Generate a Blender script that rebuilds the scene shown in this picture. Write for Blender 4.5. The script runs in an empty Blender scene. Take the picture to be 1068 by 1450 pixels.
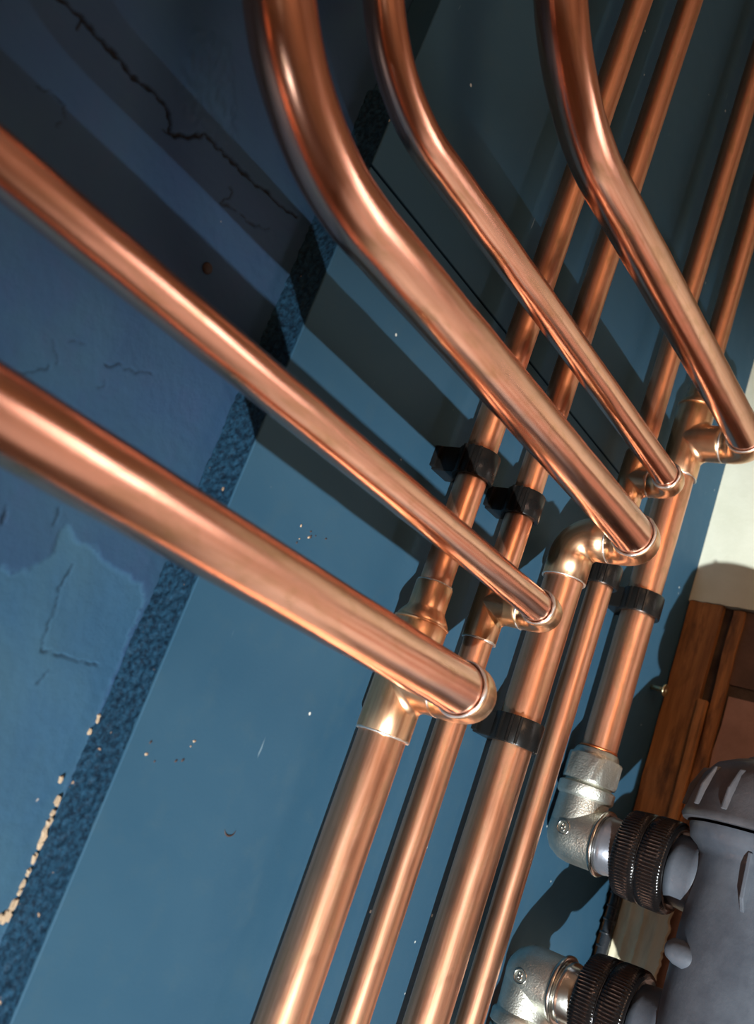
import bpy, math, random
from mathutils import Vector, Matrix, noise

# ------------------------------------------------------------------ frame of the place
# u = to the right along the board, n = out of the board, v = up; millimetres
def P(u, n, v): return Vector((u/1000.0, -n/1000.0, v/1000.0))
scn = bpy.context.scene
COL = scn.collection
PI = math.pi

# ------------------------------------------------------------------ camera
cam_d = bpy.data.cameras.new('camera'); cam = bpy.data.objects.new('camera', cam_d); COL.objects.link(cam)
cam_d.sensor_fit = 'HORIZONTAL'; cam_d.sensor_width = 36.0; cam_d.lens = 36.0*1375.3/1068.0
cam_d.clip_start = 0.005; cam_d.clip_end = 50
right = Vector((0.54070, -0.77030, 0.33806)); down = Vector((0.41688, -0.10368, -0.90303)); fwd = Vector((0.73065, 0.62920, 0.26506))
M = Matrix((( right.x, -down.x, -fwd.x), (right.y, -down.y, -fwd.y), (right.z, -down.z, -fwd.z))).to_4x4()
M.translation = P(-355.2, 277.4, -51.8)
cam.matrix_world = M
cam_d.dof.use_dof = True; cam_d.dof.focus_distance = 0.50; cam_d.dof.aperture_fstop = 16.0
scn.camera = cam

# ------------------------------------------------------------------ world, lamps, exposure
scn.view_settings.view_transform = 'Standard'; scn.view_settings.look = 'None'
scn.view_settings.gamma = 1.0; scn.view_settings.use_curve_mapping = False
scn.view_settings.exposure = 0.0
w = bpy.data.worlds.new('world'); scn.world = w; w.use_nodes = True
w.node_tree.nodes['Background'].inputs[0].default_value = (1.0, 0.6, 0.35, 1)
w.node_tree.nodes['Background'].inputs[1].default_value = 0.03

def aim(o, target):
    o.rotation_euler = (target - o.location).to_track_quat('-Z', 'Y').to_euler()
def lamp(name, kind, loc, target, energy, color, **kw):
    d = bpy.data.lights.new(name, kind); d.energy = energy; d.color = color
    for k, x in kw.items(): setattr(d, k, x)
    o = bpy.data.objects.new(name, d); COL.objects.link(o); o.location = loc; aim(o, target); return o
WL = (-1350, 1200, -1436)      # the work light stands on the floor to the left
lamp('work_light', 'SPOT', P(*WL), P(380, 0, 30), 540, (0.92, 0.98, 1.0),
     shadow_soft_size=0.012, spot_size=math.radians(33), spot_blend=1.0)
lamp('warm_fill', 'POINT', P(-900, 1300, 560), P(-900, 1300, 0), 15, (1.0, 0.58, 0.34), shadow_soft_size=0.16)  # invented warm source, lights the ceiling and walls that the copper mirrors
lamp('side_window', 'AREA', P(340, 880, 330), P(-600, 880, 330), 1.5, (1.0, 0.90, 0.90), shape='RECTANGLE', size=0.20, size_y=0.42)
lamp('side_fill', 'AREA', P(346, 930, -250), P(-600, 930, -250), 1.5, (1.0, 0.82, 0.74), shape='RECTANGLE', size=0.55, size_y=1.4)  # added glow panel to brighten the branch reflections, no real doorway
lamp('left_fill', 'AREA', P(-2590, 1850, -150), P(0, 0, 0), 2.6, (1.0, 0.88, 0.74), shape='RECTANGLE', size=1.5, size_y=1.6)  # made-up soft panel, brightens what the lower risers reflect

# ------------------------------------------------------------------ helpers
def tag(o, label=None, cat=None, group=None, kind=None):
    if label: o['label'] = label
    if cat: o['category'] = cat
    if group: o['group'] = group
    if kind: o['kind'] = kind
    return o
def thing(name, loc, label, cat, group=None):
    o = bpy.data.objects.new(name, None); COL.objects.link(o); o.location = loc; o.empty_display_size = .01
    return tag(o, label, cat, group)

class Mesh:
    """collects verts/faces in world metres, with a 'pc' attribute (cos, sin, length) for grain running along tubes"""
    def __init__(s): s.v = []; s.f = []; s.pc = []; s.sm = []
    def add(s, vs, fs, pcs=None, smooth=True):
        b = len(s.v); s.v += [Vector(x) for x in vs]
        s.pc += (pcs if pcs else [tuple(Vector(x)*10) for x in vs])
        s.f += [tuple(b+i for i in f) for f in fs]; s.sm += [smooth]*len(fs)
    def build(s, name, mat, parent=None, sharp=None):
        me = bpy.data.meshes.new(name)
        top = parent                       # vertices are stored in the frame of the top-level thing
        while top is not None and top.parent is not None: top = top.parent
        off = Vector(top['_o']) if top is not None and '_o' in top else Vector((0, 0, 0))
        me.from_pydata([tuple(x-off) for x in s.v], [], s.f)
        a = me.attributes.new('pc', 'FLOAT_VECTOR', 'POINT')
        a.data.foreach_set('vector', [c for p in s.pc for c in p])
        me.polygons.foreach_set('use_smooth', s.sm)
        me.update()
        if sharp: me.set_sharp_from_angle(angle=math.radians(sharp))
        me.materials.append(mat)
        o = bpy.data.objects.new(name, me); COL.objects.link(o)
        if parent is not None: o.parent = parent
        else: pass
        return o
def root(name, loc, label, cat, group=None):
    o = thing(name, loc, label, cat, group); o['_o'] = tuple(loc); return o
def basis(t, ref=None):
    t = t.normalized()
    r = ref if ref is not None else (Vector((0, 0, 1)) if abs(t.z) < .9 else Vector((1, 0, 0)))
    a = (r - t*r.dot(t)).normalized(); b = t.cross(a); return a, b

def sweep(m, pts, radii, seg=32, caps=True, start=0.0, wob=0.0):
    n = len(pts); rings = []
    t0 = (pts[1]-pts[0]).normalized(); a, b = basis(t0); s = start
    vs = []; pcs = []
    for i, p in enumerate(pts):
        t = (pts[min(i+1, n-1)]-pts[max(i-1, 0)])
        if t.length < 1e-9: t = t0
        t.normalize()
        a = (a - t*a.dot(t)).normalized(); b = t.cross(a)
        if i: s += (p-pts[i-1]).length
        r = radii[i] if isinstance(radii, (list, tuple)) else radii
        for k in range(seg):
            th = 2*PI*k/seg
            rr = r
            if wob: rr += wob*noise.noise(Vector((math.cos(th)*1.2, math.sin(th)*1.2, s*60)))
            vs.append(p + (a*math.cos(th)+b*math.sin(th))*rr)
            pcs.append((math.cos(th), math.sin(th), s*100))
    fs = [(i*seg+k, i*seg+(k+1) % seg, (i+1)*seg+(k+1) % seg, (i+1)*seg+k) for i in range(n-1) for k in range(seg)]
    if caps:
        fs.append(tuple(reversed(range(seg)))); fs.append(tuple((n-1)*seg+k for k in range(seg)))
    m.add(vs, fs, pcs)

def lathe(m, origin, axis, prof, seg=40, ripple=None, caps=True, ref=None):
    """prof = [(distance along axis, radius)] in mm"""
    a, b = basis(axis, ref); ax = axis.normalized(); vs = []; pcs = []
    for j, (s, r) in enumerate(prof):
        for k in range(seg):
            th = 2*PI*k/seg
            rr = r + (ripple(j, th) if ripple else 0)
            vs.append(origin + ax*(s/1000) + (a*math.cos(th)+b*math.sin(th))*(rr/1000))
            pcs.append((math.cos(th), math.sin(th), s/10))
    n = len(prof)
    fs = [(i*seg+k, i*seg+(k+1) % seg, (i+1)*seg+(k+1) % seg, (i+1)*seg+k) for i in range(n-1) for k in range(seg)]
    if caps:
        fs.append(tuple(reversed(range(seg)))); fs.append(tuple((n-1)*seg+k for k in range(seg)))
    m.add(vs, fs, pcs)

def torus(m, c, axis, R, r, seg=48, sub=10, jit=0.0, sd=0):
    a, b = basis(axis); ax = axis.normalized(); vs = []
    for i in range(seg):
        th = 2*PI*i/seg; d = a*math.cos(th)+b*math.sin(th)
        rr = r*(1+jit*noise.noise(Vector((math.cos(th)*2.3+sd, math.sin(th)*2.3, sd*3.1))))
        for k in range(sub):
            ph = 2*PI*k/sub
            vs.append(c + d*((R+rr*math.cos(ph))/1000) + ax*(rr*math.sin(ph)/1000))
    fs = [(i*sub+k, ((i+1) % seg)*sub+k, ((i+1) % seg)*sub+(k+1) % sub, i*sub+(k+1) % sub) for i in range(seg) for k in range(sub)]
    m.add(vs, fs)

def box(m, lo, hi, smooth=False):
    """axis aligned in (u, n, v) mm"""
    vs = [P(u, n, v) for u in (lo[0], hi[0]) for n in (lo[1], hi[1]) for v in (lo[2], hi[2])]
    fs = [(0, 1, 3, 2), (4, 6, 7, 5), (0, 4, 5, 1), (2, 3, 7, 6), (0, 2, 6, 4), (1, 5, 7, 3)]
    m.add(vs, fs, smooth=smooth)
def fix(o, bevel=0, seg=2):
    """outward normals, optional bevel"""
    import bmesh
    bm = bmesh.new(); bm.from_mesh(o.data); bmesh.ops.recalc_face_normals(bm, faces=bm.faces)
    if bevel:
        es = [e for e in bm.edges if len(e.link_faces) == 2 and e.calc_face_angle(0) > .5]
        bmesh.ops.bevel(bm, geom=es, offset=bevel/1000, segments=seg, profile=.6, affect='EDGES', clamp_overlap=True)
    bm.to_mesh(o.data); bm.free(); return o

# ------------------------------------------------------------------ materials
def newmat(name):
    m = bpy.data.materials.new(name); m.use_nodes = True
    nt = m.node_tree; return m, nt, nt.nodes['Principled BSDF']
def node(nt, t, **kw):
    n = nt.nodes.new(t)
    for k, x in kw.items():
        if k.startswith('i_'):
            n.inputs[k[2:].replace('_', ' ')].default_value = x
        else: setattr(n, k, x)
    return n
def ramp(nt, src, stops):
    r = nt.nodes.new('ShaderNodeValToRGB'); cr = r.color_ramp
    while len(cr.elements) < len(stops): cr.elements.new(.5)
    for e, (p, c) in zip(cr.elements, stops):
        e.position = p; e.color = (c, c, c, 1) if isinstance(c, (int, float)) else (*c, 1)
    nt.links.new(src, r.inputs[0]); return r.outputs[0]
def mix(nt, f, a, b, mode='MIX'):
    m = nt.nodes.new('ShaderNodeMix'); m.data_type = 'RGBA'; m.blend_type = mode
    for i, x in ((0, f), (6, a), (7, b)):
        if isinstance(x, (int, float)): m.inputs[i].default_value = x if i == 0 else (x, x, x, 1)
        elif isinstance(x, tuple): m.inputs[i].default_value = (*x, 1)
        else: nt.links.new(x, m.inputs[i])
    return m.outputs[2]
def coords(nt, scale, attr=None):
    if attr: s = node(nt, 'ShaderNodeAttribute', attribute_name=attr).outputs['Vector']
    else: s = node(nt, 'ShaderNodeTexCoord').outputs['Object']
    mp = node(nt, 'ShaderNodeMapping'); mp.inputs['Scale'].default_value = scale
    nt.links.new(s, mp.inputs[0]); return mp.outputs[0]
def noi(nt, vec, scale, detail=4, rough=.55, dist=0):
    n = node(nt, 'ShaderNodeTexNoise'); n.inputs['Scale'].default_value = scale; n.inputs['Detail'].default_value = detail
    n.inputs['Roughness'].default_value = rough; n.inputs['Distortion'].default_value = dist
    nt.links.new(vec, n.inputs['Vector']); return n.outputs['Fac']
def bump(nt, bsdf, h, strength, dist):
    b = node(nt, 'ShaderNodeBump'); b.inputs['Strength'].default_value = strength; b.inputs['Distance'].default_value = dist
    nt.links.new(h, b.inputs['Height']); nt.links.new(b.outputs[0], bsdf.inputs['Normal']); return b

def copper(name, c1, c2, stain, r0=.26, r1=.42, seed=0.0):
    m, nt, b = newmat(name)
    v = coords(nt, (1.6, 1.6, .05), 'pc'); v2 = coords(nt, (1, 1, .35), 'pc')
    streak = noi(nt, v, 3.0+seed, 5, .6); blot = noi(nt, v2, 1.4+seed*.1, 5, .6, .4)
    fine = noi(nt, coords(nt, (9, 9, .25), 'pc'), 5, 3, .6)
    spots = noi(nt, coords(nt, (2.2, 2.2, 2.2), 'pc'), 5.0, 3, .7)
    c = mix(nt, ramp(nt, streak, [(.35, 0), (.68, 1)]), c1, c2)
    c = mix(nt, ramp(nt, blot, [(.5, 0), (.72, .75)]), c, stain)
    c = mix(nt, ramp(nt, spots, [(.72, 0), (.78, .6)]), c, (.16, .06, .04))
    nt.links.new(c, b.inputs['Base Color']); b.inputs['Metallic'].default_value = 1
    rr = ramp(nt, mix(nt, .5, streak, blot), [(.3, r0), (.7, r1)])
    nt.links.new(rr, b.inputs['Roughness'])
    bump(nt, b, mix(nt, .35, fine, blot), .05, .0003)
    return m
M_copper = copper('copper_riser', (.70, .33, .19), (.83, .45, .30), (.50, .30, .16), .30, .46)
M_branch = copper('copper_branch', (.82, .41, .28), (.90, .50, .37), (.60, .34, .19), .16, .29, .7)
M_fit = copper('copper_fitting', (.76, .41, .24), (.84, .53, .31), (.50, .33, .14), .27, .42, 1.3)

m, nt, b = newmat('solder'); M_solder = m
b.inputs['Base Color'].default_value = (.78, .76, .72, 1); b.inputs['Metallic'].default_value = 1; b.inputs['Roughness'].default_value = .42
bump(nt, b, noi(nt, coords(nt, (1, 1, 1)), 900, 3), .4, .0004)

def paint(name, c1, c2, c3, rough, bs, scale=1.0, scr=True):
    m, nt, b = newmat(name); o = coords(nt, (1, 1, 1))
    big = noi(nt, o, 9*scale, 5, .6, .5); mid = noi(nt, o, 60*scale, 5, .65); fi = noi(nt, o, 700, 4, .6)
    c = mix(nt, ramp(nt, big, [(.35, 0), (.66, 1)]), c1, c2)
    c = mix(nt, ramp(nt, mid, [(.52, 0), (.75, .5)]), c, c3)
    if scr:
        s = noi(nt, coords(nt, (1.0, 1, .12)), 420, 3, .5, .2)
        g = noi(nt, o, 14, 2, .5)
        sm = mix(nt, 1.0, ramp(nt, s, [(.71, 0), (.75, 1)]), ramp(nt, g, [(.52, 0), (.66, .6)]), 'MULTIPLY')
        c = mix(nt, sm, c, (.30, .42, .48))
        vo = node(nt, 'ShaderNodeTexVoronoi'); vo.inputs['Scale'].default_value = 55; nt.links.new(o, vo.inputs['Vector'])
        dots = ramp(nt, vo.outputs['Distance'], [(.035, 1), (.055, 0)])
        gate = ramp(nt, noi(nt, o, 31, 2), [(.47, 0), (.52, 1)])
        c = mix(nt, mix(nt, 1.0, dots, gate, 'MULTIPLY'), c, (.62, .66, .62))
    nt.links.new(c, b.inputs['Base Color'])
    nt.links.new(ramp(nt, mid, [(.3, rough), (.7, rough+.14)]), b.inputs['Roughness'])
    b.inputs['Specular IOR Level'].default_value = .12
    h = mix(nt, .3, mid, fi); bump(nt, b, h, bs, .0012)
    return m
M_board = paint('blue_board_paint', (.034, .092, .146), (.026, .080, .134), (.046, .098, .138), .5, .16)

m, nt, b = newmat('blue_wall_paint'); M_wall = m
o = coords(nt, (1, 1, 1)); big = noi(nt, o, 14, 5, .6, .6); mid = noi(nt, o, 80, 5, .65); fi = noi(nt, o, 800, 4)
c = mix(nt, ramp(nt, big, [(.35, 0), (.65, 1)]), (.025, .062, .132), (.030, .076, .132))
c = mix(nt, ramp(nt, mid, [(.5, 0), (.78, .5)]), c, (.035, .06, .13))
pa = node(nt, 'ShaderNodeAttribute', attribute_name='patch'); ck = node(nt, 'ShaderNodeAttribute', attribute_name='crack')
c = mix(nt, pa.outputs['Fac'], c, mix(nt, ramp(nt, big, [(.4, 0), (.6, 1)]), (.034, .094, .165), (.040, .102, .160)))
c = mix(nt, ck.outputs['Fac'], c, (.004, .006, .010))
fl = ramp(nt, noi(nt, o, 120, 2), [(.765, 0), (.775, .8)])
c = mix(nt, fl, c, (.45, .42, .38))
nt.links.new(c, b.inputs['Base Color']); b.inputs['Roughness'].default_value = .55; b.inputs['Specular IOR Level'].default_value = .15
bump(nt, b, mix(nt, .3, mid, fi), .25, .0016)

m, nt, b = newmat('mortar_blue'); M_mortar = m
o = coords(nt, (1, 1, 1)); n1 = noi(nt, o, 500, 5, .7); n2 = noi(nt, o, 160, 4, .6)
c = mix(nt, ramp(nt, n1, [(.38, 0), (.62, 1)]), (.004, .014, .028), (.014, .055, .10))
c = mix(nt, ramp(nt, n2, [(.70, 0), (.73, 1)]), c, (.42, .27, .17))
nt.links.new(c, b.inputs['Base Color']); b.inputs['Roughness'].default_value = .6; b.inputs['Specular IOR Level'].default_value = .2; bump(nt, b, mix(nt, .5, n1, n2), .7, .0012)

def simple(name, col, rough, metal=0, bs=.15, bscale=400, col2=None, spec=.5):
    m, nt, b = newmat(name); o = coords(nt, (1, 1, 1)); n1 = noi(nt, o, bscale, 4, .6); n2 = noi(nt, o, bscale*.12, 4, .6)
    c = mix(nt, ramp(nt, n2, [(.35, 0), (.65, 1)]), col, col2 or tuple(x*.8 for x in col))
    nt.links.new(c, b.inputs['Base Color']); b.inputs['Metallic'].default_value = metal
    nt.links.new(ramp(nt, n2, [(.3, rough*.85), (.7, rough*1.15)]), b.inputs['Roughness'])
    b.inputs['Specular IOR Level'].default_value = spec
    bump(nt, b, n1, bs, .0006); return m
M_clip = simple('black_plastic', (.008, .0075, .007), .3, 0, .08, spec=.3)
M_nickel = simple('satin_nickel', (.62, .62, .55), .42, 1, .55, 900, (.50, .50, .45))
M_nickel2 = simple('smooth_nickel', (.62, .60, .55), .22, 1, .1)
M_collar = simple('gloss_black_collar', (.007, .006, .006), .16, 0, .12, 500)
M_filter = simple('charcoal_plastic', (.055, .064, .080), .42, 0, .25, 350, (.085, .098, .118))
M_cap = simple('dark_cap_plastic', (.042, .042, .046), .42, 0, .3, 350, (.07, .07, .078))
M_screw = simple('brass_plated_screw', (.80, .70, .42), .3, 1)
M_copper_end = simple('oxidised_copper_mark', (.75, .22, .08), .4, 1)
M_cable = simple('black_cable_sheath', (.02, .023, .027), .3)
M_bare = simple('bare_wood_chip', (.55, .40, .26), .8, 0, .5)
M_knob = simple('dark_nail_head', (.05, .03, .025), .6)

def wood(name, c1, c2, c3, rough=.7):
    m, nt, b = newmat(name); o = coords(nt, (1, 1, .06)); g = noi(nt, o, 220, 6, .65, .6); k = noi(nt, coords(nt, (1, 1, .3)), 50, 5, .65)
    c = mix(nt, ramp(nt, g, [(.35, 0), (.65, 1)]), c1, c2); c = mix(nt, ramp(nt, k, [(.48, 0), (.66, 1)]), c, c3)
    nt.links.new(c, b.inputs['Base Color']); b.inputs['Roughness'].default_value = rough; bump(nt, b, mix(nt, .5, g, k), .5, .002); return m
M_timber = wood('old_timber', (.22, .085, .025), (.46, .19, .055), (.06, .025, .012))
M_batten = wood('orange_timber', (.55, .25, .08), (.45, .19, .06), (.30, .12, .04))
M_cream = simple('cream_plaster', (.68, .69, .56), .7, 0, .35, 260, (.61, .62, .49))
M_cream2 = wood('cream_old_paint', (.80, .74, .54), (.74, .68, .48), (.60, .53, .36))
M_brick = simple('pink_brown_brick', (.42, .24, .18), .85, 0, .8, 300, (.32, .18, .13))
M_brick2 = simple('dark_brown_brick', (.10, .055, .035), .85, 0, .8, 300, (.16, .09, .06))
M_joint = simple('dirty_mortar', (.10, .065, .04), .9, 0, .9, 350, (.04, .025, .018))
M_room = simple('cream_room_wall', (.62, .55, .47), .8, 0, .1, 100)
M_floor = simple('brown_floor', (.22, .13, .08), .6, 0, .1, 60)
M_ceil = simple('white_ceiling', (.75, .70, .66), .8, 0, .1, 60)

# ------------------------------------------------------------------ structure
UE = -115.7; TH = 18.5      # left edge of the boards, thickness (= recess of the old wall)
UR = 350.0                  # side wall
def slab(name, lo, hi, mat, kind='structure', parent=None, bevel=0):
    m = Mesh(); box(m, lo, hi); o = m.build(name, mat, parent); fix(o, bevel); 
    if kind and parent is None: o['kind'] = kind
    return o
slab('floor', (-2650, -60, -1660), (410, 2700, -1600), M_floor)
slab('ceiling', (-2650, -60, 1000), (410, 2700, 1060), M_ceil)
slab('wall_left', (-2660, -60, -1600), (-2600, 2700, 1000), M_room)
slab('wall_front', (-2600, 2600, -1600), (410, 2660, 1000), M_room)

def seg_d(px, py, a, b):
    dx, dy = b[0]-a[0], b[1]-a[1]; L = dx*dx+dy*dy
    t = 0 if L == 0 else max(0, min(1, ((px-a[0])*dx+(py-a[1])*dy)/L))
    return math.hypot(px-a[0]-t*dx, py-a[1]-t*dy)
CR = [
 (1.1, [(-256.6, 147.6), (-249.4, 147.8), (-241.0, 148.9), (-234.3, 148.0), (-224.7, 148.2), (-217.5, 147.3), (-207.7, 148.6), (-200.6, 148.7), (-195.9, 144.9), (-194.5, 141.2), (-187.6, 145.6), (-181.7, 152.4), (-173.7, 152.6), (-164.7, 152.9), (-157.0, 153.1), (-144.4, 154.6), (-135.2, 154.9), (-127.1, 157.6)]),
 (.6, [(-162.7, 144.3), (-159.5, 142.5), (-162.9, 135.4), (-158.9, 137.9), (-150.6, 138.3), (-144.3, 139.0), (-136.7, 143.1)]),
 (.5, [(-243.3, 117.8), (-237.6, 120.7), (-232.3, 120.3), (-230.9, 116.6), (-231.7, 111.5)]),
 (.45, [(-205.2, 34.0), (-200.0, 37.7), (-196.1, 41.7)]), (.4, [(-199.5, 50.6), (-195.7, 47.5), (-194.4, 44.1)]),
 (.55, [(-177.6, 54.4), (-175.3, 55.0), (-171.7, 57.1)]), (.45, [(-171.2, 56.3), (-167.4, 57.7), (-159.0, 61.9)]),
 (.4, [(-174.6, 48.9), (-174.4, 47.3), (-176.2, 45.7)]), (.4, [(-193.6, 53.9), (-188.4, 56.0)]),
 (.5, [(-154.9, -14.0), (-156.5, -22.7), (-154.2, -29.8), (-154.1, -40.3), (-152.0, -45.3), (-147.7, -44.7), (-138.7, -43.6), (-125.6, -42.9)]),
 (.5, [(-169.6, 1.3), (-169.1, -5.3)]), (.6, [(-187.6, -5.8), (-186.8, -11.9)]), (.5, [(-147.8, -55.9), (-146.0, -50.7)]),
 (.7, [(-194.5, 141.2), (-197.1, 140.6)]), (.9, [(-241.0, 148.9), (-240.3, 145.0)])]
PATCH = [(-215, -28), (-195.4, -28.2), (-180.3, -25.7), (-174.5, -25.9), (-168.9, -19.7), (-164.4, -13.9), (-166.0, -5.2), (-164.1, -3.0), (-157.8, -5.7), (-151.2, -5.6), (-143.2, -7.8), (-137.1, -9.5), (-130.6, -8.3), (-124.1, -10.0), (-119.9, -14.2), (-119.9, -27.8), (-118.6, -44.5), (-117.9, -55.3), (-118.1, -89.6), (-118.5, -220), (-215, -220)]
ROUGH = [(-205.4, 160.4), (-206.7, 182.4), (-187.8, 191.2), (-166.7, 162.2), (-175.8, 149.2), (-196.9, 152.0)]
def inside(x, y, poly):
    r = False; j = len(poly)-1
    for i in range(len(poly)):
        a, b = poly[i], poly[j]
        if (a[1] > y) != (b[1] > y) and x < (b[0]-a[0])*(y-a[1])/(b[1]-a[1])+a[0]: r = not r
        j = i
    return r
def pdist(x, y, poly):
    return min(seg_d(x, y, poly[i], poly[(i+1) % len(poly)]) for i in range(len(poly)))
# the old plastered wall: fine relief where the photograph sees it, plain beyond
def old_wall():
    u0, u1, v0, v1 = -300.0, -112.0, -210.0, 230.0; st = .7
    nu = int((u1-u0)/st)+1; nv = int((v1-v0)/st)+1
    vs = []; pat = []; crk = []
    bbs = [(min(p[0] for p in l)-3, max(p[0] for p in l)+3, min(p[1] for p in l)-3, max(p[1] for p in l)+3, w_, l) for w_, l in CR]
    for j in range(nv):
        v = v0+j*st
        for i in range(nu):
            u = u0+i*st
            wx = u+1.1*noise.noise(Vector((u*.35, v*.35, 1.3))); wy = v+1.1*noise.noise(Vector((u*.35, v*.35, 7.7)))
            h = .9*noise.fractal(Vector((u*.02, v*.02, 3.1)), 1.0, 2.0, 3)+.12*noise.noise(Vector((u*.3, v*.3, 0)))
            ck = 0.0
            for a0, a1, b0, b1, ww, l in bbs:
                if a0 < wx < a1 and b0 < wy < b1:
                    d = min(seg_d(wx, wy, l[k], l[k+1]) for k in range(len(l)-1))
                    wv = ww*(1+.7*noise.noise(Vector((u*.25, v*.25, 9))))
                    ck = max(ck, max(0, min(1, (wv*.55+.25-d)/.5))*min(1, ww*1.3))
            h -= 1.3*ck
            p = 0.0
            if v < 6:
                d = pdist(wx+1.3*noise.noise(Vector((u*.12, v*.12, 4))), wy+1.6*noise.noise(Vector((u*.15, v*.15, 2))), PATCH)
                p = 1.0 if inside(wx, wy, PATCH) else 0.0
                if d < .8: p = .5+(.5*d/.8 if p else -.5*d/.8)
                h -= .7*p
            if inside(wx, wy, ROUGH):
                q = min(1, pdist(wx, wy, ROUGH)/3); h += q*(.8*noise.noise(Vector((u*.45, v*.25, 5)))+.5)
            # the plaster slumps a little towards the board edge
            vs.append(P(u, -TH+h*.8, v)); pat.append(p); crk.append(ck)
    fs = [(j*nu+i, j*nu+i+1, (j+1)*nu+i+1, (j+1)*nu+i) for j in range(nv-1) for i in range(nu-1)]
    b = len(vs)
    # border quads out to the rest of the wall
    U = [-2600, u0, u1, 410]; V = [-1600, v0, v1, 1000]
    for vv in V:
        for uu in U: vs.append(P(uu, -TH-.9, vv)); pat.append(0); crk.append(0)
    for jj in range(3):
        for ii in range(3):
            if (ii, jj) != (1, 1): fs.append((b+jj*4+ii, b+jj*4+ii+1, b+(jj+1)*4+ii+1, b+(jj+1)*4+ii))
    me = bpy.data.meshes.new('wall_back'); me.from_pydata([tuple(x) for x in vs], [], fs)
    for nm, dat in (('patch', pat), ('crack', crk)):
        a = me.attributes.new(nm, 'FLOAT', 'POINT'); a.data.foreach_set('value', dat)
    me.polygons.foreach_set('use_smooth', [True]*len(fs)); me.materials.append(M_wall); me.update()
    o = bpy.data.objects.new('wall_back', me); COL.objects.link(o); o['kind'] = 'structure'; return o
wall_back = old_wall()

# two painted boards, 1.2 mm open seam between them
VS = 190.5
def board(poly, label):
    m = Mesh(); k = len(poly); vs = [P(u, 0, v) for u, v in poly]+[P(u, -TH, v) for u, v in poly]
    m.add(vs, [tuple(range(k)), tuple(range(2*k-1, k-1, -1))]+[(i, i+k, (i+1) % k+k, (i+1) % k) for i in range(k)], smooth=False)
    o = m.build('backing_board', M_board); fix(o, .35, 1); return tag(o, label, 'board', 'blue backing boards')
UJ = 199.0       # upright joint, behind the fourth riser
bd = board([(UE, -520), (UR+1.5, -520), (UR+1.5, 999), (UJ, 999), (UJ, VS-.6), (UE, VS-.6)], 'blue painted backing board, the lower one, carrying the copper pipes and clips')
board([(UE, VS+.6), (UJ-.8, VS+.6), (UJ-.8, 999), (UE, 999)], 'dim blue backing board above the thin seam, behind the pipe bends')
m = Mesh(); sweep(m, [P(-49.1+3.2*math.cos(a), .05, -83.2+2.8*math.sin(a)) for a in [PI*(1.08+.92*k/14) for k in range(15)]], [.00006+.00036*math.sin(PI*k/14) for k in range(15)], 8)
m.build('dent', M_knob, bd)
random.seed(11)
for k in range(16):
    u, v = ((-68+random.uniform(-9, 10), 37+random.uniform(-5, 4)) if k < 9 else (-108+random.uniform(0, 22), -66+random.uniform(-5, 10)))
    m = Mesh(); r = random.uniform(.35, .8); q = random.uniform(0, PI)
    lathe(m, P(u, -.2, v), P(.1, 1, 0), [(0, r), (.35, r*.8), (.55, .05)], 7, lambda j, th: .3*r*math.cos(2*th+q)); fix(m.build('paint_speck', M_knob if k % 3 else M_bare, bd))
# rough mortar along the board edge
def mortar():
    m = Mesh(); vs = []; nn = 20; v0, v1 = -230, 232; nv = int((v1-v0)/1.1)
    for j in range(nv+1):
        v = v0+(v1-v0)*j/nv
        for i in range(nn+1):
            t = i/nn
            n = -TH+.2+(TH-.9)*t
            e = 2.4+1.1*noise.noise(Vector((v*.05, 0, 0)))       # thick at the foot, thin at the board face
            off = e*(1-t)**1.4+.3+.75*noise.noise(Vector((n*.42, v*.42, 0)))+.4*noise.noise(Vector((n*1.1, v*1.1, 3)))
            off = max(.12, off)
            vs.append(P(UE-off, n+.3*noise.noise(Vector((v*.3, n*.3, 8))), v))
    fs = [(j*(nn+1)+i, (j+1)*(nn+1)+i, (j+1)*(nn+1)+i+1, j*(nn+1)+i+1) for j in range(nv) for i in range(nn)]
    m.add(vs, fs); o = m.build('mortar_fillet', M_mortar)
    return tag(o, 'rough dark blue mortar along the left edge of the board', 'mortar')
mo = mortar()
# bare flecks where the paint has chipped beside the mortar
random.seed(5)
for (u, v, s) in [(-120.2, -92, 1.3), (-120, -96, 1.0), (-119.8, -100, 1.5), (-119.6, -104, 1.7), (-119.5, -108, 1.2), (-119.6, -112, 1.3), (-119.5, -117, .9), (-119.8, -121, 1.1), (-119.9, -128, 1.5), (-120.5, -131.5, 2.3), (-123.0, -133.2, 1.5), (-119.6, -124, .8), (-118.2, -60, 1.2), (-122.8, -84, .9), (-119.4, -66, 1.0)]:
    m = Mesh(); k = 9
    ang = [2*PI*i/k for i in range(k)]; rr = [s*random.uniform(.3, 1.15) for _ in ang]
    top = [P(u+.55*r*math.cos(a), -TH+.9, v+1.7*r*math.sin(a)) for a, r in zip(ang, rr)]
    bot = [P(u+.65*r*math.cos(a), -TH-1.5, v+1.8*r*math.sin(a)) for a, r in zip(ang, rr)]
    m.add(top+bot, [tuple(range(k))]+[(i, i+k, (i+1) % k+k, (i+1) % k) for i in range(k)], smooth=False)
    o = m.build('paint_chip', M_bare, wall_back); fix(o)
m = Mesh(); lathe(m, P(-156.2, -TH-1, 110.1), P(0, 1, 0), [(0, 2.4), (1.6, 2.3), (2.2, 1.6), (2.5, .3)], 14); fix(m.build('nail_head', M_knob, wall_back))

# side wall at the right: mortar bed, bricks, timber post, cream plaster
slab('wall_right', (UR+8, -60, -1600), (410, 2600, 1000), M_room)
sw = slab('trim_1', (UR+3, -17, -400), (UR+7.5, 262, 166), M_joint)
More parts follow.
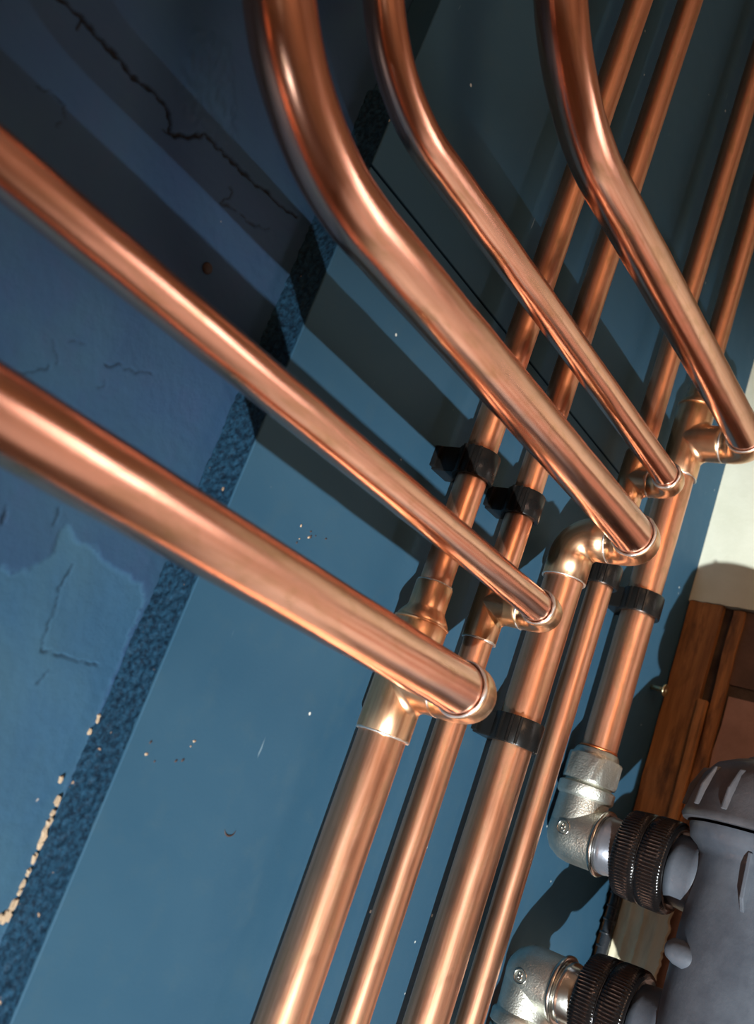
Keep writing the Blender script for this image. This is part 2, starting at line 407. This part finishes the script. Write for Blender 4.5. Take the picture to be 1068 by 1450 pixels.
# added flap, unseen, just in front of the work light, cutting its beam off towards the top
def flap():
    L = P(*WL); A = P(-700, 0, -125); B = P(700, 0, 545); up = P(0, 0, 900); t = .13; m = Mesh(); nn = P(0, 1, 0)*2
    q = [L+(x-L)*t for x in (A, B, B+up, A+up)]
    m.add(q+[x-nn for x in q], [(0, 1, 2, 3), (7, 6, 5, 4), (0, 4, 5, 1), (1, 5, 6, 2), (2, 6, 7, 3), (3, 7, 4, 0)], smooth=False)
    o = m.build('added_flap', M_clip); fix(o); o['kind'] = 'structure'
flap()
def brick(n0, n1, v0, v1, mat, seed):
    random.seed(seed); m = Mesh(); N = 4; K = 3
    # a brick face with uneven edges, 3 mm proud of the joint
    pts = []
    for j in range(K+1):
        for i in range(N+1):
            n = n0+(n1-n0)*i/N; v = v0+(v1-v0)*j/K
            if i in (0, N): n += random.uniform(-1.3, 1.3)
            if j in (0, K): v += random.uniform(-1.2, 1.2)
            edge = i in (0, N) or j in (0, K)
            pts.append(P(UR+(1.6 if edge else 0)+random.uniform(-.5, .5), n, v))
    back = [Vector((UR/1000+.006, p.y, p.z)) for p in pts]
    L = (N+1)*(K+1); fs = [(j*(N+1)+i, j*(N+1)+i+1, (j+1)*(N+1)+i+1, (j+1)*(N+1)+i) for j in range(K) for i in range(N)]
    rim = [i for i in range(N+1)]+[(j+1)*(N+1)-1 for j in range(1, K+1)]+[K*(N+1)+i for i in range(N-1, -1, -1)]+[j*(N+1) for j in range(K-1, 0, -1)]
    R = len(rim); 
    for a in range(R):
        p_, q_ = rim[a], rim[(a+1) % R]; fs.append((p_, q_, q_+L, p_+L))
    m.add(pts+back, fs, smooth=True); o = m.build('brick', mat, sw, sharp=50); fix(o); return o
rows = [(-190, -122), (-112, -47), (-37, 28), (38, 99), (108, 166)]
for r_, (a, b_) in enumerate(rows):
    off = (44, 44, 44, 44, 38)[r_] if r_ % 2 else 36
    n = off; first = True
    while n < 260:
        ln = (105 if first and r_ % 2 else 215); 
        brick(n, n+ln-9, a, b_, M_brick2 if r_ == 4 else M_brick, 10*r_+int(n)); n += ln; first = False
# the post
def post(n0, n1, v0, v1, u0, mat, name, parent, wav=.8):
    m = Mesh(); K = 40; vs = []
    for j in range(K+1):
        v = v0+(v1-v0)*j/K
        for (uu, n) in ((UR+3, n0), (u0, n0), (u0-.3, (n0*2+n1)/3), (u0+.2, (n0+2*n1)/3), (u0, n1), (UR+3, n1)):
            vs.append(P(uu+(wav*noise.noise(Vector((v*.06, n*.4, 1))) if uu < UR+2 else 0), n+wav*noise.noise(Vector((v*.05, n, 4))), v))
    fs = [(j*6+i, j*6+i+1, (j+1)*6+i+1, (j+1)*6+i) for j in range(K) for i in range(5)]+[tuple(range(6)), tuple(K*6+i for i in range(5, -1, -1))]
    m.add(vs, fs, smooth=False); o = m.build(name, mat, parent); fix(o); return o
tp = post(1.0, 26.5, -300, 166, UR-3, M_timber, 'timber_post', None, 1.0)
tag(tp, 'rough dark brown timber post in the corner below the cream plaster', 'post')
bt = post(27.2, 33.5, -300, 92, UR-6, M_batten, 'timber_batten', None, .6)
tag(bt, 'narrow orange brown batten beside the dark timber post', 'batten')
b2 = post(34.5, 43, -300, 164, UR-1.5, M_timber, 'timber_strip', None, .8)
tag(b2, 'thin dark timber strip between orange batten and bricks', 'strip')
# cream plaster above
def cream_panel():
    m = Mesh(); vs = []; N = 60; K = 60; n0, n1, v0, v1 = .2, 420, 166, 640
    for j in range(K+1):
        for i in range(N+1):
            n = n0+(n1-n0)*(i/N)**1.6; v = v0+(v1-v0)*(j/K)**1.6
            if j == 0: v += 1.0*noise.noise(Vector((n*.15, 0, 0)))-.9*max(0, 1-n/6)
            vs.append(P(UR-4+.4*noise.noise(Vector((n*.05, v*.05, 0)))+.15*noise.noise(Vector((n*.3, v*.1, 0))), n, v))
    L = len(vs); fs = [(j*(N+1)+i, j*(N+1)+i+1, (j+1)*(N+1)+i+1, (j+1)*(N+1)+i) for j in range(K) for i in range(N)]
    bot = [Vector((UR/1000+.004, vs[i].y, vs[i].z)) for i in range(N+1)]
    vs2 = vs+bot; fs += [(i, L+i, L+i+1, i+1) for i in range(N)]
    m.add(vs2, fs); o = m.build('plaster_panel', M_cream, None, sharp=50); return tag(o, 'cream plaster panel on the side wall, right of the blue board', 'panel')
cream_panel()
# torn cream boarding low down, with two upright ridges
def torn():
    m = Mesh(); vs = []; N = 26; K = 40; n0, v0, v1 = 13, -135, -38
    for j in range(K+1):
        v = v0+(v1-v0)*j/K
        n1 = 47+3.2*noise.noise(Vector((v*.11, 0, 2)))+1.6*noise.noise(Vector((v*.4, 0, 5)))
        for i in range(N+1):
            t = i/N; n = n0+(n1-n0)*t
            pr = 1.6*max(0, 1-abs(t-.22)/.09)+1.3*max(0, 1-abs(t-.5)/.08)+.9*max(0, 1-abs(t-.78)/.07)
            vs.append(P(UR-9-pr+.3*noise.noise(Vector((n*.3, v*.15, 0))), n, v))
    L = len(vs); fs = [(j*(N+1)+i, j*(N+1)+i+1, (j+1)*(N+1)+i+1, (j+1)*(N+1)+i) for j in range(K) for i in range(N)]
    back = [Vector((UR/1000-.004, p.y, p.z)) for p in vs]; rim = list(range(N+1))+[(j+1)*(N+1)-1 for j in range(1, K+1)]+[K*(N+1)+i for i in range(N-1, -1, -1)]+[j*(N+1) for j in range(K-1, 0, -1)]
    for a in range(len(rim)):
        p_, q_ = rim[a], rim[(a+1) % len(rim)]; fs.append((p_, q_, q_+L, p_+L))
    m.add(vs+back, fs); o = m.build('torn_boarding', M_cream2, None, sharp=40); fix(o)
    return tag(o, 'torn cream ridged boarding low between the two filter unions', 'boarding')
torn()
m = Mesh(); sweep(m, [P(UR-12+1.0*math.sin(k*.5), 9+.9*math.sin(k*.35), -300+k*9) for k in range(30)], .0036, 14)
cb = m.build('black_cable', M_cable); tag(cb, 'black cable running up the corner beside the torn cream boarding', 'cable')
m = Mesh()
for v in range(-128, -52, 9): torus(m, P(UR-12, 9, v), P(0, 0, 1), 3.9, .8, 20, 6)
m.build('sheath_ridge', M_cable, cb)['kind'] = 'stuff'

# ------------------------------------------------------------------ copper pipe runs
U = [0.0, 53.4, 114.0, 162.9, 220.5]; VB = [0.0, 55.0, 119.6, 178.5, 236.5]; H = [60.3, 52.2, 59.7, 45.0, 63.2]; NV = [20, 18, 20, 18, 20]
RB = [11, 7.5, 11, 7.5, 11]          # outside radius of the branch
RL = [11, 7.5, 11, 7.5, 11]          # riser below the branch
RU = [7.5, 7.5, None, 7.5, 7.5]      # riser above
BEND = [(-345, 95), (-288, 80), (-158, 88), (-128, 66), (-38, 100)]     # start of the bend, bend radius
EX = {11: 12.4, 7.5: 8.8}
def line(a, b, step=8):
    n = max(1, int((b-a).length*1000/step)); return [a.lerp(b, i/n) for i in range(n+1)]
def arc(center, e0, e1, R, a0, a1, n):
    return [center+(e0*math.cos(a0+(a1-a0)*i/n)+e1*math.sin(a0+(a1-a0)*i/n))*(R/1000) for i in range(n+1)]
def elbow_path(c, d_in, d_out, R, L1, L2, n=12):
    """from c - d_in*L1 round the corner to c + d_out*L2"""
    d_in = d_in.normalized(); d_out = d_out.normalized()
    cc = c - d_in*(R/1000) + d_out*(R/1000)
    a = [cc - d_out*(R/1000)*math.cos(t) + d_in*(R/1000)*math.sin(t) for t in [PI/2*i/n for i in range(n+1)]]
    return [c-d_in*(L1/1000)]+a+[c+d_out*(L2/1000)]
EU, EN, EV = P(1, 0, 0).normalized(), P(0, 1, 0).normalized(), P(0, 0, 1).normalized()

def tee(m, c, axis, out, rr, rb, h, L0, L1):
    """run along axis (L0 below, L1 above), branch along out to height h, with a filleted crotch"""
    lathe(m, c-axis*(L0/1000), axis, [(0, rr-.5), (.5, rr), (L0*.5, rr), (L0, rr), (L0+L1*.5, rr), (L0+L1-.5, rr), (L0+L1, rr-.5)], 48)
    side = axis.cross(out); seg = 48; NF = 8; fr = 4.5 if rr > 10 else 3.2; vs = []
    for k in range(NF+6):
        for s in range(seg):
            th = 2*PI*s/seg; ca, sa = math.cos(th), math.sin(th)       # ca along axis, sa along side
            al = ca*ca
            if k <= NF:
                ph = PI/2*k/NF
                rho = rb + fr*(1-math.sin(ph))*al
                x = rho*sa
                surf = math.sqrt(max(0, rr*rr-x*x)) if abs(x) < rr else 0
                hh = surf-.25 + fr*(1-math.cos(ph))*(.35+.65*al)
            else:
                rho = rb; t = (k-NF)/5; x = rb*sa; surf = math.sqrt(max(0, rr*rr-min(x*x, rr*rr)))
                h0 = surf-.25+fr*(.35+.65*al); hh = h0+(h-h0)*t
            vs.append(c+axis*(rho*ca/1000)+side*(rho*sa/1000)+out*(hh/1000))
    n = NF+6
    fs = [(i*seg+s, i*seg+(s+1) % seg, (i+1)*seg+(s+1) % seg, (i+1)*seg+s) for i in range(n-1) for s in range(seg)]
    fs.append(tuple((n-1)*seg+s for s in range(seg)))
    m.add(vs, fs)

labels = ['copper pipe run furthest left, its thick straight branch nearest the camera',
          'thinner copper pipe run whose straight branch crosses just above the lowest thick branch',
          'copper pipe run with no riser above its elbow, thick branch curving up at left',
          'thin copper pipe run whose slim branch curves up at the top centre of the picture',
          'copper pipe run furthest right, ending in the silver compression elbow']
def ring(par, c, axis, r, sd, th=.62):
    m = Mesh(); torus(m, c, axis, r, th, 56, 8, .9, sd); return m.build('solder_ring', M_solder, par)
for i in range(5):
    rt = root('copper_pipe_run', P(U[i], NV[i], -260 if i < 4 else 8), labels[i], 'pipe', 'copper pipe runs clipped to the blue board')
    c = P(U[i], NV[i], VB[i]); rl, rb, ru = RL[i], RB[i], RU[i]
    vlow = -420 if i < 4 else 6
    # lower riser
    m = Mesh(); sweep(m, line(P(U[i], NV[i], vlow), P(U[i], NV[i], VB[i]-(13 if i != 2 else 16)), 8), rl/1000, 48, wob=.00012)
    m.build('riser_pipe', M_copper, rt)
    big = rl == 11
    if i == 2:
        # elbow from riser to stub, then street elbow to branch
        m = Mesh(); pth = elbow_path(c, EV, EN, 13.5, 26, 22)
        sweep(m, pth, .01245, 48); m.build('elbow_fitting', M_fit, rt)
        ring(rt, c-EV*.0262, EV, 11.9, 1)
    else:
        L0 = 26 if big else 19; L1 = 27 if big else 19
        m = Mesh(); tee(m, c, EV, EN, EX[rl], EX[rb], H[i]-NV[i]-(17 if big else 14), L0, L1)
        if ru != rl:     # reducer shoulder and its sleeve
            lathe(m, c+EV*(L1/1000), EV, [(-1, 12.2), (1.2, 12.0), (3.6, 10.6), (5.6, 9.1), (7, 8.8), (18, 8.8), (18.6, 8.3)], 44)
            torus(m, c+EV*((L1-.5)/1000), EV, 12.4, .55)
            L1 += 18.6
        m.build('tee_fitting', M_fit, rt)
        ring(rt, c-EV*((L0+.1)/1000), EV, rl+.75, i*3+1, .68)
        o = ring(rt, c+EV*((L1+.1)/1000), EV, ru+.55, i*3+2, .4)
        # upper riser
        m = Mesh(); sweep(m, line(P(U[i], NV[i], VB[i]+L1-3), P(U[i], NV[i], 990), 8), ru/1000, 44, wob=.00012)
        m.build('riser_pipe', M_copper, rt)
    # stub pipe + second elbow
    cc = P(U[i], H[i], VB[i]); L1 = 17.5 if big else 14.5; L2 = 15 if big else 14; R = 12.5 if big else 9.5
    m = Mesh(); sweep(m, line(c+EN*.008, cc-EN*((L1-6)/1000), 6), rb/1000, 40); m.build('stub_pipe', M_fit, rt)
    m = Mesh(); sweep(m, elbow_path(cc, EN, -EU, R, L1, L2), EX[rb]/1000, 48); m.build('elbow_fitting', M_fit, rt)
    ring(rt, cc-EN*((L1+.3)/1000), EN, rb+1.0, i*3+5, .6)
    ring(rt, cc-EU*((L2+.2)/1000), EU, rb+.8, i*3+6, .7)
    # branch: straight towards the left, then a pulled bend upwards
    us, Rb = BEND[i]
    pts = line(cc-EU*((L2-5)/1000), P(us, H[i], VB[i]), 7)
    ctr = P(us, H[i], VB[i]+Rb)
    pts += [ctr-EV*(Rb/1000)*math.cos(t)-EU*(Rb/1000)*math.sin(t) for t in [PI/2*k/26 for k in range(1, 27)]]
    pts += line(P(us-Rb, H[i], VB[i]+Rb), P(us-Rb, H[i], 990), 10)[1:]
    m = Mesh(); sweep(m, pts, rb/1000, 56, wob=.00018); m.build('branch_pipe', M_branch, rt)

# ------------------------------------------------------------------ pipe clips
def clip(i, vc, label, flip=0):
    r = (RU[i] if (i != 2 and vc > VB[i]) else RL[i])
    u, n = U[i], NV[i]; W = 14.0 if r < 10 else 15.0; ro = r+2.8
    rt = root('pipe_clip', P(u, 0, vc), label, 'clip', 'black pipe clips on the blue board')
    # base block under the pipe
    m = Mesh(); bw = r*.95
    box(m, (u-bw, 0, vc-W/2+.6), (u+bw, n-r*.55, vc+W/2-.6)); box(m, (u-bw-2.5, 0, vc-W/2+1.5), (u+bw+2.5, 3.5, vc+W/2-1.5))
    o = m.build('clip_base', M_clip, rt); fix(o, .7)
    # hinged ring, open profile extruded along v
    m = Mesh(); K = 44; prof = []
    for k in range(K+1):
        a = 2*PI*k/K; prof.append(a)
    vs = []; 
    for (vv, rin, rout) in ((vc-W/2, r+.5, ro-.4), (vc-W/2+.7, r+.15, ro), (vc+W/2-.7, r+.15, ro), (vc+W/2, r+.5, ro-.4)):
        for rr in (rin, rout):
            for k in range(K):
                a = 2*PI*k/K; vs.append(P(u+rr*math.cos(a), n+rr*math.sin(a), vv))
    def id_(lv, io, k): return (lv*2+io)*K+k % K
    fs = []
    for k in range(K):
        for lv in range(3):
            fs.append((id_(lv, 1, k), id_(lv, 1, k+1), id_(lv+1, 1, k+1), id_(lv+1, 1, k)))
            fs.append((id_(lv, 0, k), id_(lv+1, 0, k), id_(lv+1, 0, k+1), id_(lv, 0, k+1)))
        fs.append((id_(0, 0, k), id_(0, 0, k+1), id_(0, 1, k+1), id_(0, 1, k)))
        fs.append((id_(3, 1, k), id_(3, 1, k+1), id_(3, 0, k+1), id_(3, 0, k)))
    m.add(vs, fs); cr_ = m.build('clip_ring', M_clip, rt, sharp=40); fix(cr_)
    # latch ridges on the camera side
    m = Mesh()
    for a in (PI*.93, PI*.82, PI*1.06):
        cx, cy = u+(ro+.3)*math.cos(a), n+(ro+.3)*math.sin(a); t = Vector((-math.sin(a), math.cos(a))); q = Vector((math.cos(a), math.sin(a)))
        vs = []
        for vv in (vc-W/2+.2, vc+W/2-.2):
            for (s, h) in ((-.9, -.8), (.9, -.8), (.7, .9), (-.7, .9)): vs.append(P(cx+t.x*s+q.x*h, cy+t.y*s+q.y*h, vv))
        m.add(vs, [(0, 1, 2, 3), (7, 6, 5, 4), (0, 4, 5, 1), (1, 5, 6, 2), (2, 6, 7, 3), (3, 7, 4, 0)], smooth=False)
    o = m.build('clip_latch', M_clip, cr_); fix(o, .25)
    return rt
clip(0, 106.5, 'black pipe clip on the leftmost riser, furthest left of the upper row')
clip(1, 110.5, 'black pipe clip on the second riser, just right of the leftmost clip')
clip(2, 4.5, 'black pipe clip below the bare elbows, beside the tip of the lowest thick branch')
clip(3, 115.0, 'black pipe clip on the thin riser, directly under the elbow of the third branch')
clip(4, 118.0, 'black pipe clip on the rightmost riser, against the bright blue board')

# ------------------------------------------------------------------ screw
ws = root('wood_screw', P(321, 0, 88), 'short brass coloured screw sticking out of the board beside the timber post', 'screw')
m = Mesh(); pr = []
for k in range(20): pr.append((-3+k*.6, 1.35 if k % 2 else 1.9))
lathe(m, P(321, 0, 88), P(-.12, 1, -.05).normalized(), pr, 16); fix(m.build('screw_shank', M_screw, ws))
m = Mesh(); lathe(m, P(321, 0, 88), P(-.12, 1, -.05).normalized(), [(8.5, 1.4), (11, 4.4), (11.8, 4.5), (12.1, 3.8), (11.6, 1.2), (10.8, .2)], 24); o = m.build('screw_head', M_screw, ws); fix(o)

# ------------------------------------------------------------------ compression elbows
def hexprof(m, c, axis, s0, s1, af, ref):
    """hexagon nut with chamfered ends, af = across flats"""
    a, b = basis(axis, ref); ax = axis.normalized(); vs = []; seg = 36
    for (s, k) in ((s0, .9), (s0+1.4, 1.0), (s1-1.4, 1.0), (s1, .9)):
        for i in range(seg):
            th = 2*PI*i/seg; ph = ((th+PI/6) % (PI/3))-PI/6
            r = af/2/math.cos(ph); r = min(r, af/2*1.135)*(k if k == 1.0 else 1)
            if k != 1.0: r = min(r, af/2*1.03)
            vs.append(c+ax*(s/1000)+(a*math.cos(th)+b*math.sin(th))*(r/1000))
    fs = [(j*seg+i, j*seg+(i+1) % seg, (j+1)*seg+(i+1) % seg, (j+1)*seg+i) for j in range(3) for i in range(seg)]
    fs += [tuple(reversed(range(seg))), tuple(3*seg+i for i in range(seg))]
    m.add(vs, fs)
def comp_elbow(vc, up, label):
    c = P(220.5, 19.5, vc); rt = root('compression_elbow', c, label, 'fitting', 'silver compression elbows of the filter'); d = EV*up
    m = Mesh()
    # body: riser leg and filter leg meeting in a rounded heel
    lathe(m, c, d, [(-15.2, .4), (-14.6, 4.5), (-12.6, 9), (-9, 12.8), (-4, 15.2), (0, 16), (12, 15.6), (21, 15.4), (22, 16.6), (23, 17.3), (28.5, 17.3), (29.3, 16.2), (30, 14.4), (33, 14.2)], 56)
    lathe(m, c, EN, [(-15.6, .4), (-15.2, 4.5), (-13.6, 9), (-10.4, 13), (-5, 16.2), (0, 17.2), (8, 17.3), (17, 17.3)], 56)
    eb = m.build('elbow_body', M_nickel, rt, sharp=35)
    m = Mesh(); lathe(m, c+EN*.0175, EN, [(-1.5, 16.6), (0, 18.2), (1.0, 19.3), (2.6, 19.3), (3.2, 18.4), (3.4, 17)], 48); m.build('end_flange', M_nickel2, rt)
    # nut and its neck
    m = Mesh(); hexprof(m, c, d, 31, 47, 32, EU); lathe(m, c, d, [(46, 14.5), (48, 14.4), (50.5, 13.3), (51.5, 12.6)], 44)
    m.build('compression_nut', M_nickel, rt, sharp=30)
    if up > 0:
        m = Mesh(); torus(m, c+d*.0525, d, 11.2, .8); m.build('pipe_end_mark', M_copper_end, rt)
    # raised size mark on the body, facing out from the wall's left side
    m = Mesh(); face = c-EU*.0170+d*0.001; torus(m, face, -EU, 3.9, .35, 36, 8)
    for s in (-1, 1): torus(m, face-EU*.0002+EV*(s*.0011), -EU, 1.05, .35, 20, 6)
    m.build('size_mark', M_nickel2, eb)
    # straight union tail towards the filter
    m = Mesh(); lathe(m, c+EN*.0205, EN, [(0, 16.2), (1.5, 17.0), (4, 17.0), (4.6, 16.6), (14, 16.6), (15, 15)], 48); m.build('union_tail', M_nickel2 if up < 0 else M_grey, rt)
    return rt
M_grey = simple('grey_union_plastic', (.20, .21, .24), .3, .6, .1)
comp_elbow(-31.5, 1, 'silver compression elbow under the rightmost copper riser, with hexagonal nut on top')
comp_elbow(-115.5, -1, 'silver compression elbow at the bottom edge, turning downwards')
m = Mesh(); sweep(m, line(P(220.5, 19.5, -420), P(220.5, 19.5, -160), 10), .011, 40)
o = m.build('copper_pipe', M_copper); tag(o, 'copper pipe leaving the lower silver elbow downwards, out of frame', 'pipe')

# ------------------------------------------------------------------ filter canister with unions
FA = P(224, 147, 0)
fl_ = root('filter_canister', P(224, 147, -190), 'charcoal plastic filter canister at bottom right with ribbed black unions', 'filter')
m = Mesh(); lathe(m, P(224, 147, 0), EV, [(-190, 30), (-188, 44), (-180, 51), (-120, 53), (-60, 53), (-34, 52.2), (-20, 52), (-16, 54), (-12.5, 58.5), (-6.5, 60.5), (-5.0, 60.5)], 96)
body = m.build('canister_body', M_filter, fl_, sharp=50)
m = Mesh(); lathe(m, P(224, 147, 0), EV, [(-3.4, 55), (-3.3, 65.0), (-1.4, 66), (.8, 65.2), (10, 63.4), (22, 60), (30, 54.5), (34.5, 46), (36, 40), (38, 39), (38.4, 0.5)], 96)
cap = m.build('canister_cap', M_cap, fl_, sharp=50)
for k in range(18):
    a = 2*PI*k/18+.12; q = P(math.cos(a), math.sin(a), 0).normalized(); t = EV.cross(q); vs = []
    for (s, rr, hw) in ((2.5, 63, 2.4), (2.5, 67.0, .8), (14, 65.6, .8), (25, 60.6, .6), (26, 56, 1.8), (14, 60.5, 2.2)):
        for sg in (-1, 1): vs.append(P(224, 147, s)+q*(rr/1000)+t*(sg*hw/1000))
    m = Mesh(); m.add(vs, [(0, 2, 3, 1), (2, 4, 5, 3), (4, 6, 7, 5), (6, 8, 9, 7), (8, 10, 11, 9), (10, 0, 1, 11), (0, 10, 4, 2), (10, 8, 6, 4), (1, 3, 5, 11), (11, 5, 7, 9)], smooth=False)
    o = m.build('grip_rib', M_cap, cap); fix(o, .4, 1)
# upright fins and the small boss on the body
for a in (PI*1.07, PI*.92, PI*1.5, PI*.5):
    q = P(math.cos(a), math.sin(a), 0).normalized(); t = EV.cross(q); m = Mesh(); vs = []
    for (s, rr) in ((-14, 51), (-14, 58), (-36, 56.4), (-42, 53), (-43, 51)):
        for sg in (-1, 1): vs.append(P(224, 147, s)+q*(rr/1000)+t*(sg*1.1/1000))
    m.add(vs, [(0, 2, 3, 1), (2, 4, 5, 3), (4, 6, 7, 5), (6, 8, 9, 7), (8, 0, 1, 9), (0, 8, 6, 4, 2), (1, 3, 5, 7, 9)], smooth=False)
    o = m.build('body_fin', M_filter, body); fix(o, .5)
m = Mesh(); lathe(m, P(190, 103, -71), P(-.30, .93, -.14).normalized(), [(-4, .4), (-3.6, 3.4), (-1.5, 5.4), (3, 6.6), (9, 6.4), (14, 4.6), (17, 2.4), (18, .4)], 28); m.build('boss', M_filter, body)
for k, vc in enumerate((-31.5, -115.5+9)):
    vc = (-31.5, -113.5)[k]
    c = P(220.5, 0, vc)
    # port on the canister
    m = Mesh(); lathe(m, c, EN, [(84, 19.5), (88, 19.8), (97, 21), (103, 24)], 48); m.build('inlet_port', M_filter, fl_)
    # knurled collar in two bands
    seg = 240
    rp = lambda j, th: (.42 if int(round(th/(2*PI)*seg)) % 3 == 0 else -.28) if 1 <= j <= 9 and j not in (5,) else 0
    m = Mesh(); lathe(m, c, EN, [(53, 21.6), (54, 24.0), (58, 24.6), (63, 25.0), (67.6, 25.0), (68.6, 24.2), (69.6, 25.3), (74, 25.5), (79, 25.6), (82.5, 25.4), (84.2, 24.6), (84.6, 22.6), (82, 20.5)], seg, rp)
    o = m.build('union_collar', M_collar, fl_, sharp=60)
    m = Mesh(); torus(m, c+EN*.0686, EN, 24.9, .45, 72, 8); m.build('seam_ring', M_collar, o)
for ob in list(bpy.data.objects):
    if '_o' in ob: del ob['_o']
